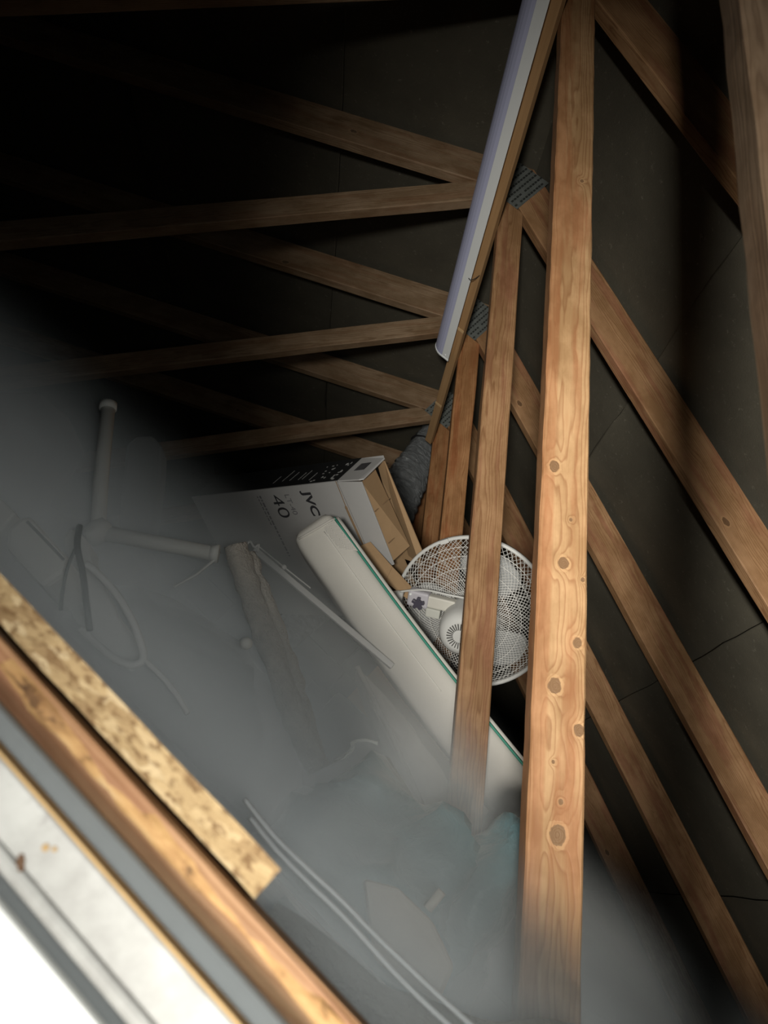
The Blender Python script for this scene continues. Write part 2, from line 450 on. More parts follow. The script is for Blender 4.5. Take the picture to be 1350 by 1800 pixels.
# housing: flat side facing the hatch; diffuser: rounded under side
def extrude_profile(bm, prof, y0, y1):
    a = [bm.verts.new((x, y0, z)) for x, z in prof]; b = [bm.verts.new((x, y1, z)) for x, z in prof]
    for k in range(len(prof)):
        j = (k + 1) % len(prof); bm.faces.new((a[k], a[j], b[j], b[k]))
    bm.faces.new(a); bm.faces.new(b[::-1])
bm = bmesh.new(); extrude_profile(bm, [(-.7560, 1.4502), (-.7742, 1.4858), (-.829, 1.4858), (-.829, 1.476), (-.7845, 1.4535), (-.7845, 1.4500)], Y0, Y1)
obj('housing', bm, M_LIGHTW, t)
bm = bmesh.new()
prof = [(-.7848, 1.4500), (-.7952, 1.4502), (-.8050, 1.4525), (-.8140, 1.4565), (-.8220, 1.4620), (-.8285, 1.4690), (-.8320, 1.4770), (-.8325, 1.4855), (-.8295, 1.4855), (-.8293, 1.4758), (-.7848, 1.4533)]
extrude_profile(bm, prof, Y0, Y1 - .001)
obj('diffuser', bm, M_DIFF, t, sm=False)
bm = bmesh.new(); extrude_profile(bm, [(-.7550, 1.4490), (-.7740, 1.4859), (-.8338, 1.4859), (-.8332, 1.4765), (-.8292, 1.4678), (-.8224, 1.4606), (-.8142, 1.4550), (-.8050, 1.4510), (-.7952, 1.4488)], Y1, Y1 + .006)
o = obj('end_cap', bm, M_LIGHTW, t)
bm = bmesh.new(); lathe(bm, [(0, .002), (.0022, .0015), (.003, 0)], frame((-.772, Y1 - .014, 1.4502), V((1, 0, 0)), V((0, -1, 0)), V((0, 0, -1))), 10)
obj('screw', bm, plain('bright_screw', (.85, .87, .9), .2, 0, 5, 0), t)
bm = bmesh.new(); tube(bm, spline([(-.7640, 1.752, 1.4488), (-.756, 1.754, 1.4492), (-.752, 1.757, 1.464), (-.750, 1.757, 1.485)], 4), .0014, 6)
obj('wire_tail', bm, plain('dark_wire', (.04, .035, .03), .6), t)

# ------------------------------------------------------------------ hatch edge: loft boards, batten, painted lining
t = thing('loft_board', (-.8, .39, -.0225), 'golden strand board with a flaky cut edge along the hatch mouth', 'board')
bm = bmesh.new(); box(bm, (-2.4, .389, -.0218), (-.0085, .95, -.0058), 0)
bmesh.ops.subdivide_edges(bm, edges=[e for e in bm.edges if abs(e.verts[0].co.x - e.verts[1].co.x) > 1], cuts=160)
for v in bm.verts:
    v.co.z -= .024 * (v.co.y - .389)
    if v.co.x > -.01: v.co.x -= .06 * (v.co.y - .389)
    if v.co.y < .4:
        v.co.y += .0012 * mnoise.noise(v.co * 90); v.co.z += .0006 * mnoise.noise(v.co * 60 + V((3, 1, 0)))
obj('strand_panel', bm, M_OSB, t)
t = thing('joist_batten', (0, .391, -.042), 'rough barky timber batten under the strand board at the hatch', 'batten')
bm = bmesh.new(); N = 150; rings = []
for i in range(N + 1):
    x = -1.2 + 2.0 * i / N
    nz = lambda q, s: mnoise.noise(V((x * s, q, q * 2)))
    ring = []
    for k in range(10):
        a = 2 * PI * k / 10
        ca, sa = math.cos(a), math.sin(a)
        y = .399 + .0075 * (abs(ca) ** .55) * (1 if ca > 0 else -1); z = -.0338 + .0082 * (abs(sa) ** .6) * (1 if sa > 0 else -1)
        y += .0012 * nz(k * .7, 22) + .0008 * nz(k, 70); z += .0010 * nz(k * .9 + 4, 16) + .0006 * nz(k + 9, 60)
        ring.append(bm.verts.new((x, y - .0008, z - .0008)))
    rings.append(ring)
for a, b in zip(rings, rings[1:]):
    for k in range(10): bm.faces.new((a[k], a[(k + 1) % 10], b[(k + 1) % 10], b[k]))
bm.faces.new(rings[0]); bm.faces.new(rings[-1][::-1])
s = NT('rough_sawn_bark'); p = s.obj(); q = s.vmath('MULTIPLY', p, (.33, 1, 1))
n1 = s.noise(q, 90, 5, .65, .4); n2 = s.noise(s.vmath('MULTIPLY', p, (.5, 1, 1)), 38, 3)
c = s.ramp(n1, [(.36, (.08, .04, .016)), (.44, (.34, .19, .075)), (.56, (.44, .265, .11)), (.75, (.46, .32, .17))])
c = s.mix(s.ramp(n2, [(.58, (0, 0, 0)), (.66, (.7, .7, .7))]), c, (.20, .10, .04, 1))
s.bump(s.math('ADD', n1, n2), .8, .003)
obj('batten', bm, s.out(c, .7), t, sm=True)
bm = bmesh.new(); box(bm, (-1.2, .405, -.0285), (-.012, .46, -.0256), 0); obj('gap_strip', bm, plain('grey_gap_strip', (.30, .30, .285), .9, .1, 30, .2), t)  # added strip whose grey lightens the dark gap under the board

def paint_mat():
    s = NT('stained_white_paint'); p = s.obj()
    n = s.noise(p, 26, 6, .65); n2 = s.noise(s.vmath('MULTIPLY', p, (1, 1, .7)), 60, 5, .7)
    c = s.mix(s.ramp(n, [(.35, (0, 0, 0)), (.65, (1, 1, 1))]), (.27, .265, .25, 1), (.42, .42, .40, 1))
    c = s.mix(s.ramp(n2, [(.62, (0, 0, 0)), (.72, (.6, .6, .6))]), c, (.22, .21, .20, 1))
    st = s.noise(s.vmath('MULTIPLY', p, (1, 1, .5)), 21, 2)
    c = s.mix(s.ramp(st, [(.70, (0, 0, 0)), (.76, (.75, .75, .75))]), c, (.42, .22, .07, 1))
    s.bump(n2, .3, .002)
    return s.out(c, .5)
M_PAINT = paint_mat()
t = thing('trim_1', (0, .352, -.08), 'stained white painted lining board with a bare orange top arris', 'lining', kind='structure')
bm = bmesh.new(); box(bm, (-1.1, .345, -.0722), (1.0, .364, -.0532), .0012); obj('lining_board', bm, M_PAINT, t)
bm = bmesh.new(); box(bm, (-1.1, .3455, -.0531), (1.0, .363, -.0516), .0005); obj('bare_arris', bm, plain('bare_orange_wood', (.42, .28, .13), .7, .25, 60), t)
bm = bmesh.new(); box(bm, (-1.1, .346, -.0800), (1.0, .364, -.0729), .003); obj('lower_bead', bm, M_PAINT, t)
bm = bmesh.new(); box(bm, (-1.1, .372, -.11), (1.0, .3885, -.0440), .004); obj('gap_fill', bm, plain('grey_gap_fill', (.36, .37, .365), .9, .1, 30, .3), t)  # added grey board standing in for the shaded gap veiled by glare
bm = bmesh.new(); tube(bm, spline([(-.1155, .3438, -.0640), (-.1165, .3420, -.0662), (-.1195, .3415, -.0690), (-.1235, .3425, -.0715)], 4), [.0014] * 12 + [.0009], 6)
obj('paint_run', bm, plain('fresh_white_paint', (.9, .9, .88), .3, 0, 5, 0), t, sm=True)
bm = bmesh.new(); pp = at(36, 1515, .3446)
for q, r_ in ((V((0, 0, 0)), .0017), (V((.002, 0, -.0012)), .0013), (V((-.0012, 0, .0012)), .0012)):
    lathe(bm, [(0, .0004), (r_, .0002), (r_ * 1.1, 0)], frame(pp + q, V((1, 0, 0)), V((0, 0, 1)), V((0, -1, 0))), 10)
obj('nail_stain', bm, plain('brown_stain', (.10, .055, .03), .8, .3, 200, 0), t)
bm = bmesh.new(); pp = at(80, 1490, .3446)
for q, r_ in ((V((0, 0, 0)), .0014), (V((.003, 0, .002)), .0010)):
    lathe(bm, [(0, .0003), (r_, .0002), (r_ * 1.1, 0)], frame(pp + q, V((1, 0, 0)), V((0, 0, 1)), V((0, -1, 0))), 10)
obj('rust_stain', bm, plain('orange_stain', (.36, .24, .11), .8, .3, 200, 0), t)
t = thing('trim_2', (0, .33, -.1), 'bright white casing at the bottom of the hatch', 'casing', kind='structure')
bm = bmesh.new(); box(bm, (-1.1, .335, -.16), (1.0, .3445, -.0835), .002); obj('casing_board', bm, plain('bright_white_gloss', (.8, .81, .78), .35, .02, 5, 0), t)

# ------------------------------------------------------------------ television carton
CA = V((-.676, .654, -.340)).normalized(); CB = V((.727, .667, -.161)); CB = (CB - CA * CB.dot(CA)).normalized(); CCx = -(CA.cross(CB))
C0 = V((-.599, 1.829, .721))
def cp(b, a, c=0): return C0 + CB * b + CA * a + CCx * c
M_WHITECARD = plain('white_card', (.50, .50, .49), .55, .06, 14, .08)
M_BLACKCARD = plain('black_printed_card', (.022, .024, .025), .45, .3, 20, .05)
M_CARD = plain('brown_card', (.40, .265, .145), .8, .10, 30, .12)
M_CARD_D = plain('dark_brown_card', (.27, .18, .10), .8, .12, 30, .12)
M_PRINT = plain('grey_print', (.045, .045, .05), .6, 0, 5, 0)
M_PRINT_L = plain('pale_grey_print', (.22, .22, .23), .6, 0, 5, 0)
M_PRINT_W = plain('white_print', (.52, .53, .52), .6, 0, 5, 0)
t = thing('television_carton', cp(.2, .25), 'white and black television carton lying tilted with its open end to the right', 'carton')
BL, AL, CT, TK = .45, .60, .13, .004
bm = bmesh.new(); slab(bm, [cp(0, 0), cp(BL, 0), cp(BL, AL), cp(0, AL)], TK, CCx); obj('printed_panel', bm, M_WHITECARD, t)
bm = bmesh.new(); slab(bm, [cp(0, 0, TK), cp(0, AL, TK), cp(0, AL, CT), cp(0, 0, CT)], TK, CB); side_panel = obj('side_panel', bm, M_BLACKCARD, t); side_panel['label'] = 'black side of the carton with white marks'
bm = bmesh.new(); slab(bm, [cp(TK, 0, CT - TK), cp(BL, 0, CT - TK), cp(BL, AL, CT - TK), cp(TK, AL, CT - TK)], TK, CCx); obj('back_panel', bm, M_CARD, t)
bm = bmesh.new(); slab(bm, [cp(BL, 0, TK), cp(BL, AL, TK), cp(BL, AL, CT - TK), cp(BL, 0, CT - TK)], -TK, CB); obj('far_side_panel', bm, M_CARD, t)
bm = bmesh.new(); slab(bm, [cp(TK, AL - TK, TK), cp(BL - TK, AL - TK, TK), cp(BL - TK, AL - TK, CT - TK), cp(TK, AL - TK, CT - TK)], TK, CA); obj('end_panel', bm, M_CARD, t)
# flaps of the open end
bm = bmesh.new(); slab(bm, [cp(.004, -.003, .001), cp(.012, -.080, .003), cp(.27, -.070, .002), cp(.285, -.004, .0)], .004, CCx, .0008); fl1 = obj('front_flap', bm, M_WHITECARD, t); fl1['label'] = 'white flap creased along its fold'
bm = bmesh.new(); slab(bm, [cp(.0, -.002, .003), cp(.002, -.078, .000), cp(.004, -.088, .006), cp(.004, -.086, .118), cp(.0, -.078, .128), cp(0, -.002, .128)], .004, CB, .0008); fl2 = obj('barcode_flap', bm, M_WHITECARD, t); fl2['label'] = 'white side flap with a barcode'
bm = bmesh.new(); slab(bm, [cp(.016, -.074, .010), cp(.262, -.066, .006), cp(.255, -.090, .070), cp(.02, -.060, .096)], .003, CA, .0006)
inf = obj('inner_flap', bm, M_CARD, t); inf['label'] = 'brown inner flap with two creases'
bm = bmesh.new(); slab(bm, [cp(.010, -.05, .125), cp(.012, -.086, .112), cp(.28, -.110, .085), cp(.315, -.100, .066), cp(.315, -.02, .10), cp(.3, -.002, .126)], .004, CCx, .0008)
obj('back_flap', bm, M_CARD, t)
for bq in (.105, .205):
    bm = bmesh.new(); p0 = V(cp(bq, -.0735, .009)); p1 = V(cp(bq + .004, -.0705 - .03 * bq, .084 - .06 * (bq - .1)))
    tube(bm, [p0 - CA * .003, p1 - CA * .003], .0016, 6); obj('crease', bm, M_CARD_D, inf)
# fold slit along the front flap
bm = bmesh.new(); tube(bm, spline([cp(.075, .004, -.0008), cp(.10, .0045, -.001), cp(.16, .004, -.001), cp(.205, .004, -.0006)], 5), [.0012, .003, .0036] + [.003] * 10 + [.0022] * 3, 8); obj('slit', bm, M_CARD_D, t)
bm = bmesh.new(); tube(bm, [cp(.0, .0, -.0006), cp(.03, .001, -.0008), cp(.075, .004, -.0006)], .0010, 6); obj('fold_line', bm, M_CARD_D, t)
def lettering(txt, b, a, size, mat, parent, wide=1.0, weight=0.0):
    """flat print on the under face: reads along CB, letter tops towards the open end"""
    cu = bpy.data.curves.new('lettering', 'FONT'); cu.body = txt; cu.size = size; cu.extrude = .0002; cu.offset = weight
    o = bpy.data.objects.new('lettering', cu); C.objects.link(o); cu.materials.append(mat)
    dg = bpy.context.evaluated_depsgraph_get(); me = bpy.data.meshes.new_from_object(o.evaluated_get(dg), depsgraph=dg)
    bpy.data.objects.remove(o); bpy.data.curves.remove(cu)
    o = bpy.data.objects.new('lettering', me); C.objects.link(o)
    m = frame(cp(b, a, -.0006), CB * wide, -CA, -CCx)
    base = origin_of(parent); m.translation = m.translation - base
    o.parent = parent; o.matrix_local = m
    return o
lettering('JVC', .022, .134, .040, M_PRINT, t, 1.25, .0012)
lettering('LT-40', .022, .206, .026, M_PRINT_L, t, 1.1)
lettering('40', .020, .262, .062, M_PRINT, t, 1.3, -.0004)
def bars(name, specs, mat, parent, fr, th=.0004):
    bm = bmesh.new()
    for u, v, lu, lv in specs:
        slab(bm, [fr(u, v), fr(u + lu, v), fr(u + lu, v + lv), fr(u, v + lv)], th, fr(0, 0, 1) - fr(0, 0, 0))
    return obj(name, bm, mat, parent)
under = lambda u, v, w_=0: cp(u, v, -.0004 - w_)
sp = []
u = .02
while u < .23:
    l = random.uniform(.004, .016); sp.append((u, .300, l, .006)); u += l + .004
u = .02
while u < .12:
    l = random.uniform(.004, .012); sp.append((u, .312, l, .004)); u += l + .004
bars('small_print', sp, M_PRINT_L, t, under)['kind'] = 'stuff'
side = lambda u, v, w_=0: cp(-.0006 - w_, u, v)
sp = []
for i in range(26):
    sp.append((random.uniform(.005, .10), random.uniform(.012, .10), random.uniform(.002, .008), random.uniform(.002, .010)))
for u0 in (.115, .15, .165, .20, .23, .262):
    sp.append((u0, random.uniform(.02, .04), .0016, random.uniform(.04, .065)))
bars('white_marks', sp, M_PRINT_W, side_panel, side)['kind'] = 'stuff'
flapf = lambda u, v, w_=0: cp(-.0007 - w_, u, v)
sp = []; u = -.062
while u < -.030:
    l = random.choice((.0012, .002, .003)); sp.append((u, .050, l, .040)); u += l + random.choice((.0012, .002))
bars('barcode', sp, M_PRINT, fl2, flapf)

# ------------------------------------------------------------------ small cot mattress
def mattress_mat():
    s = NT('white_quilted_cover'); p = s.obj()
    ch = s.new('ShaderNodeTexChecker'); ch.inputs['Scale'].default_value = 260; s.put(ch.inputs['Vector'], p)
    n = s.noise(p, 6, 4); f = s.noise(p, 420, 2)
    c = s.mix(n, (.60, .585, .53, 1), (.70, .685, .63, 1))
    s.bump(s.math('ADD', ch.outputs[1], f), .25, .001)
    return s.out(c, .75)
M_MATT = mattress_mat()
t = thing('cot_mattress', (-.12, 1.85, .42), 'cream white cot mattress with green piping leaning on its edge', 'mattress')
mx = (V((.193, 1.75, .476)) - V((-.526, 1.75, .612))).normalized()
my = V((.0, .985, .17)); my = (my - mx * my.dot(mx)).normalized(); mz = mx.cross(my)
MO = V((-.552, 1.75, .505)); ML, MD, MH = .83, .17, .118
def mp(u, v, w_): return MO + mx * u + my * v + mz * w_
bm = bmesh.new(); NU, NC = 44, 28; rings = []
for i in range(NU + 1):
    u = ML * i / NU
    e = min(1, min(u, ML - u) / .05); e = math.sqrt(max(0, 1 - (1 - e) ** 2)) if e < 1 else 1
    ring = []
    for k in range(NC):
        a = 2 * PI * (k + .5) / NC; ca, sa = math.cos(a), math.sin(a); pw = .28
        v = MD / 2 + (MD / 2) * math.copysign(abs(ca) ** pw, ca) * (.9 + .1 * e); w_ = MH / 2 + (MH / 2) * math.copysign(abs(sa) ** pw, sa) * (.80 + .20 * e)
        q = mp(u if i not in (0, NU) else (u + (.006 if i == 0 else -.006)), v, w_ - .010 * math.sin(PI * u / ML) - .010 * (1 - u / ML) ** 6 * 0)
        q += mz * .002 * mnoise.noise(q * 9) + my * .003 * mnoise.noise(q * 7 + V((5, 0, 0)))
        ring.append(bm.verts.new(q))
    rings.append(ring)
for a, b in zip(rings, rings[1:]):
    for k in range(NC): bm.faces.new((a[k], a[(k + 1) % NC], b[(k + 1) % NC], b[k]))
bm.faces.new(rings[0]); bm.faces.new(rings[-1][::-1])
obj('cover', bm, M_MATT, t, sm=True)
def edge_curve(v, w_, u0=.03, u1=ML - .03, n=24, lift=0):
    return [mp(u0 + (u1 - u0) * i / n, v, w_ - .010 * math.sin(PI * (u0 + (u1 - u0) * i / n) / ML) + lift) for i in range(n + 1)]
bm = bmesh.new(); tube(bm, edge_curve(.004, MH - .004), .0030, 6); o = obj('piping', bm, plain('green_piping', (.05, .28, .20), .6, .1, 30, 0), t, sm=True); o['label'] = 'green piping along the upper edge'
bm = bmesh.new(); tube(bm, edge_curve(.024, MH + .001, lift=.001), .0075, 8); obj('upper_welt', bm, M_MATT, t, sm=True)
bm = bmesh.new(); tube(bm, edge_curve(-.0008, MH * .62, .045, ML * .62), .0013, 5); obj('seam', bm, plain('pale_stitching', (.80, .79, .74), .7, 0, 5, 0), t, sm=True)
bm = bmesh.new(); tube(bm, [mp(.022, .003, .012), mp(.026, -.002, .03), mp(.030, -.002, .07), mp(.032, -.001, .10), mp(.034, .006, .116)], .0032, 6); obj('end_welt', bm, M_MATT, t, sm=True)
bm = bmesh.new(); NU2 = 16
g = [[bm.verts.new(mp(.036 + .10 * i / NU2 * (1 - .35 * (j / 4)), -.0014 + .0004 * ((i + j) % 2), MH * .64 + (MH * .28) * (1 - j / 4))) for j in range(5)] for i in range(NU2 + 1)]
for i in range(NU2):
    for j in range(4): bm.faces.new((g[i][j], g[i + 1][j], g[i + 1][j + 1], g[i][j + 1]))
s = NT('mesh_fabric'); p = s.obj(); ch = s.new('ShaderNodeTexChecker'); ch.inputs['Scale'].default_value = 430; s.put(ch.inputs['Vector'], p)
c = s.mix(ch.outputs[1], (.72, .70, .64, 1), (.50, .49, .45, 1)); s.bump(ch.outputs[1], .5, .001)
o = obj('vent_mesh', bm, s.out(c, .8), t, sm=True); o['label'] = 'woven ventilation mesh panel'

# ------------------------------------------------------------------ plain brown cardboard box behind the mattress
t = thing('cardboard_box', (0, 2.12, .38), 'plain brown cardboard box in the shade right behind the fan', 'box')
def panel(pts, name, mat=M_CARD, th=.004, nrm=(0, 1, 0), parent=t, lab=None):
    bm = bmesh.new(); slab(bm, pts, th, nrm, .0008); o = obj(name, bm, mat, parent)
    if lab: o['label'] = lab
    return o
bx0, bx1, by0, by1 = -.215, .25, 2.104, 2.184
def zt(x): return .655 - .12 * (x - bx0)
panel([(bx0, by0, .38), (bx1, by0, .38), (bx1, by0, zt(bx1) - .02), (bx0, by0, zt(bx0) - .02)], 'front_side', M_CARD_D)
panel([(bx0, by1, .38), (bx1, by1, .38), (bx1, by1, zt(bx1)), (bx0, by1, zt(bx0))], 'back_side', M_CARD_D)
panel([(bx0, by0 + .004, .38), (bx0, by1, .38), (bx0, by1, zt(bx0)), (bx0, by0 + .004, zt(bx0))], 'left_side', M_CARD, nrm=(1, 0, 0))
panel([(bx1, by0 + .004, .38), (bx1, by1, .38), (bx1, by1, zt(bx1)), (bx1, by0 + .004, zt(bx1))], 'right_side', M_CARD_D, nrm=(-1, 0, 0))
panel([(bx0, by0, .38), (bx1, by0, .38), (bx1, by1, .38), (bx0, by1, .38)], 'base', M_CARD, nrm=(0, 0, -1))
panel([at(738, 1076, 2.096), at(776, 1088, 2.100), at(776, 1126, 2.100), at(728, 1098, 2.096)], 'flap', M_CARD, nrm=(0, 1, 0))
t = thing('storage_tote', (0, 2.12, -.03), 'dark plastic tote carrying the brown cardboard box behind the fan', 'tote')
bm = bmesh.new(); box(bm, (-.24, 2.05, -.03), (.22, 2.18, .373), .012); obj('tote_body', bm, plain('dark_grey_plastic', (.06, .06, .06), .6), t)
t = thing('cardboard_sheet', at(690, 1010, 1.94), 'bent brown cardboard sheet wedged between the mattress and the television carton', 'cardboard')
panel([at(626, 962, 1.925), at(651, 952, 1.93), at(690, 996, 1.93), at(677, 1022, 1.928)], 'upper_leaf', M_CARD, nrm=(0, 1, .15), parent=t)
panel([at(690, 996, 1.93), at(728, 1036, 1.93), at(740, 1072, 1.925), at(677, 1022, 1.928)], 'lower_leaf', M_CARD, nrm=(0, 1, .15), parent=t)

# ------------------------------------------------------------------ fan head
M_FANW = plain('white_plastic', (.62, .63, .61), .4, .03, 10, 0)
M_FANB = plain('white_blade_plastic', (.70, .72, .72), .35, .02, 10, 0)
M_WIRE = plain('white_coated_wire', (.66, .66, .63), .45, .02, 10, 0)
FC = V(ray(830, 1076) * 2.07)
view = -FC.normalized()
# axis points to the back of the fan (motor side), towards the hatch and a little down in the frame
fz = (view * math.cos(.40) + (CAM_X * -.46 + CAM_D * .88).normalized() * math.sin(.40)).normalized()
fx = (CAM_X - fz * CAM_X.dot(fz)).normalized(); fy = fz.cross(fx)
FM = frame(FC, fx, fy, fz)
t = thing('fan', FC, 'white fan head with mesh grille lying behind the orange web', 'fan')
RG = .206
def dome(r, s=1): # height of grille above the rim plane
    return s * (.050 * math.sqrt(max(0, 1 - (r / RG) ** 2.6)))
def wires(sgn, nw, twist, hub):
    bm = bmesh.new()
    for dirn in (1, -1):
        for k in range(nw):
            a0 = 2 * PI * k / nw; pts = []
            for i in range(11):
                r = hub + (RG - hub) * i / 10
                a = a0 + dirn * twist * (1 - i / 10)
                pts.append(FM @ V((r * math.cos(a), r * math.sin(a), dome(r, sgn) + sgn * (.0007 if dirn > 0 else -.0007))))
            tube(bm, pts, .0008, 3, cap=False)
    return bm
gr = obj('rear_grille', wires(1, 92, 1.0, .055), M_WIRE, t)
bm = bmesh.new()
for r in (.075, .105, .135, .165, .187):
    tube(bm, [FM @ V((r * math.cos(2 * PI * k / 48), r * math.sin(2 * PI * k / 48), dome(r))) for k in range(48)], .0009, 4, closed=True)
obj('ring_wire', bm, M_WIRE, gr)
obj('front_grille', wires(-1, 30, .25, .05), M_WIRE, t)
bm = bmesh.new(); lathe(bm, [(RG - .002, -.009), (RG + .005, -.008), (RG + .006, 0), (RG + .005, .008), (RG - .002, .009), (RG - .004, 0), (RG - .002, -.009)], FM, 72); obj('rim', bm, M_FANW, t, sm=True)
bm = bmesh.new(); lathe(bm, [(0, -.055), (.052, -.054), (.054, -.048), (.05, -.044)], FM, 32); obj('front_badge', bm, M_FANW, t, sm=True)
bm = bmesh.new(); 
for ang in (112,):
    a = math.radians(ang); q = FM @ V((RG * math.cos(a), RG * math.sin(a), .004)); box(bm, (-.012, -.006, -.009), (.012, .006, .009), .002, frame(q, (FM.to_3x3() @ V((-math.sin(a), math.cos(a), 0))), (FM.to_3x3() @ V((math.cos(a), math.sin(a), 0))), fz))
obj('rim_clip', bm, M_FANW, t)
# blades: three broad rounded blades
for k, ang in enumerate((-62, 58, 178)):
    a0 = math.radians(ang); bm = bmesh.new(); g = []
    for i in range(13):
        u = i / 12; r = .030 + .145 * u
        half = .62 * math.sin(min(1, u * 1.25 + .22) * PI * .5) * (1 - max(0, (u - .75) / .25) ** 2.6 * .72)
        row = []
        for j in range(11):
            v = -1 + 2 * j / 10; a = a0 + half * v + .22 * u
            row.append(bm.verts.new(FM @ V((r * math.cos(a), r * math.sin(a), -.004 + .022 * v * (1 - .35 * u)))))
        g.append(row)
    for i in range(12):
        for j in range(10): bm.faces.new((g[i][j], g[i + 1][j], g[i + 1][j + 1], g[i][j + 1]))
    bmesh.ops.solidify(bm, geom=bm.faces[:], thickness=.0018)
    obj('blade', bm, M_FANB, t, sm=True)
bm = bmesh.new(); lathe(bm, [(0, -.03), (.03, -.03), (.036, -.02), (.036, .022), (.0, .024)], FM, 24); obj('hub', bm, M_FANW, t, sm=True)
# motor housing
bm = bmesh.new(); lathe(bm, [(0, .046), (.060, .046), (.066, .052), (.065, .075), (.061, .128), (.057, .150), (.048, .164), (.034, .170), (.032, .1695), (.012, .172), (0, .172)], FM, 40)
mo = obj('motor_housing', bm, M_FANW, t, sm=True)
bm = bmesh.new()
for k in range(26):
    a = 2 * PI * k / 26
    m2 = FM @ Matrix.Rotation(a, 4, 'Z')
    box(bm, (.0165, -.0013, .1665), (.0325, .0013, .1722), 0, m2)
obj('vent_slots', bm, plain('vent_dark', (.10, .10, .095), .7, 0, 5, 0), mo)
bm = bmesh.new()
for k in range(7):
    m2 = FM @ Matrix.Rotation(math.radians(152), 4, 'Z') @ Matrix.Translation((.0545, 0, .140 - k * .0085))
    box(bm, (-.004, -.010, -.002), (.0025, .010, .0018), 0, m2)
obj('side_slots', bm, bpy.data.materials['vent_dark'], mo)
# neck, tilt joint and pole
Rm = lambda x, y, z: FM @ V((x, y, z))
def imgp(px_, py_, lift): # a point of the fan's own rear space above the grille
    r = ray(px_, py_); o_ = FC + fz * lift; k = o_.dot(fz) / r.dot(fz); return r * k
n0 = imgp(792, 1072, .085); n1 = imgp(742, 1052, .085); n2 = imgp(700, 1050, .085); n3 = imgp(650, 1048, .080)
ax = (n0 - n2).normalized(); ay = fz.cross(ax).normalized()
bm = bmesh.new(); box(bm, (0, -.016, -.013), ((n0 - n1).length + .01, .016, .013), .004, frame(n1, ax, ay, fz)); obj('neck', bm, plain('cream_plastic', (.60, .59, .53), .4, .03, 10, 0), t)
bm = bmesh.new(); box(bm, (-.036, -.022, -.018), (.020, .022, .018), .007, frame(n1, ax, ay, fz)); nk = obj('tilt_joint', bm, plain('lilac_plastic', (.50, .49, .53), .4, .03, 10, 0), t, sm=False)
bm = bmesh.new(); m2 = frame(n1 - ax * .004 + fz * .018 - ay * .006, ax, ay, fz)
for k in range(5):
    m3 = m2 @ Matrix.Rotation(2 * PI * k / 5 + .3, 4, 'Z'); box(bm, (.001, -.0045, 0), (.0165, .0045, .012), .0015, m3)
lathe(bm, [(.010, 0), (.010, .013), (0, .013)], m2, 16)
o = obj('star_knob', bm, plain('dark_violet_plastic', (.07, .065, .09), .4, .05, 10, 0), nk); o['label'] = 'dark violet star knob'
bm = bmesh.new(); lathe(bm, [(.0, .004), (.003, .003), (.004, 0)], frame(n1 - ax * .028 + fz * .018 - ay * -.012, ax, ay, fz), 12); obj('screw', bm, M_LIGHTW, nk)
bm = bmesh.new(); tube(bm, [n2 + ax * .012, n2, n3 + ax * .03, n3], [.020, .019, .015, .014], 16); obj('pole', bm, M_FANW, t, sm=True)
bm = bmesh.new(); tube(bm, spline([imgp(703, 1040, .095), imgp(745, 1037, .10), imgp(790, 1046, .10), imgp(835, 1055, .085)], 6), .0028, 8); obj('carry_bar', bm, M_FANW, t, sm=True)
bm = bmesh.new(); tube(bm, spline([imgp(752, 1050, .09), imgp(780, 1056, .09), imgp(815, 1062, .08)], 6), .0024, 8); obj('tie_rod', bm, M_FANW, t, sm=True)
bm = bmesh.new(); box(bm, (-.004, -.012, -.01), (.034, .012, .012), .003, frame(imgp(752, 1074, .09), ax, ay, fz)); obj('clear_catch', bm, plain('clear_catch', (.56, .57, .52), .15, .02, 10, 0), t)

# ------------------------------------------------------------------ black duct far behind the carton
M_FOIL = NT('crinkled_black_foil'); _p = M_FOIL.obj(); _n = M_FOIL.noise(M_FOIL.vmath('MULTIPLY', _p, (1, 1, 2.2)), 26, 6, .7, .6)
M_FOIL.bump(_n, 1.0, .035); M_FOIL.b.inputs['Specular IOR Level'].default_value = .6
M_FOIL = M_FOIL.out(M_FOIL.mix(_n, (.14, .15, .155, 1), (.70, .74, .76, 1)), .30, .4)  # pale streaks in the foil colour paint its glossy highlights
t = thing('flexible_duct', at(690, 905, 3.05), 'crinkled shiny black ventilation duct behind the carton', 'duct')
bm = bmesh.new(); P = spline([at(768, 745, 3.05), at(738, 800, 3.05), at(712, 850, 3.05), at(690, 905, 3.06), at(668, 950, 3.07), at(640, 1000, 3.08)], 14)
rad = [(.046 + .046 * min(1, i / 26)) * (1 + .05 * math.sin(i * 1.9) + .04 * mnoise.noise(V((i * .9, 3, 1)))) for i in range(len(P))]
tube(bm, P, rad, 20)
for v in bm.verts: v.co += V((mnoise.noise(v.co * 34), mnoise.noise(v.co * 34 + V((9, 0, 0))), mnoise.noise(v.co * 30 + V((0, 9, 0))))) * .008
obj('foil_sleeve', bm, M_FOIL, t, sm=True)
bm = bmesh.new(); q = P[10]; tt = (P[11] - P[9]).normalized(); sx_ = tt.cross(V((0, 1, 0))).normalized()
tube(bm, [q + (sx_ * math.cos(2 * PI * k / 24) + tt.cross(sx_) * math.sin(2 * PI * k / 24)) * (rad[10] * 1.06) for k in range(24)], .004, 6, closed=True); obj('tie_band', bm, plain('black_band', (.02, .02, .022), .4), t, sm=True)
bm = bmesh.new(); tube(bm, [P[-1], P[-1] + V((-.04, .01, -.45)), P[-1] + V((-.05, .01, -.90))], .07, 16); obj('lower_sleeve', bm, M_FOIL, t, sm=True)

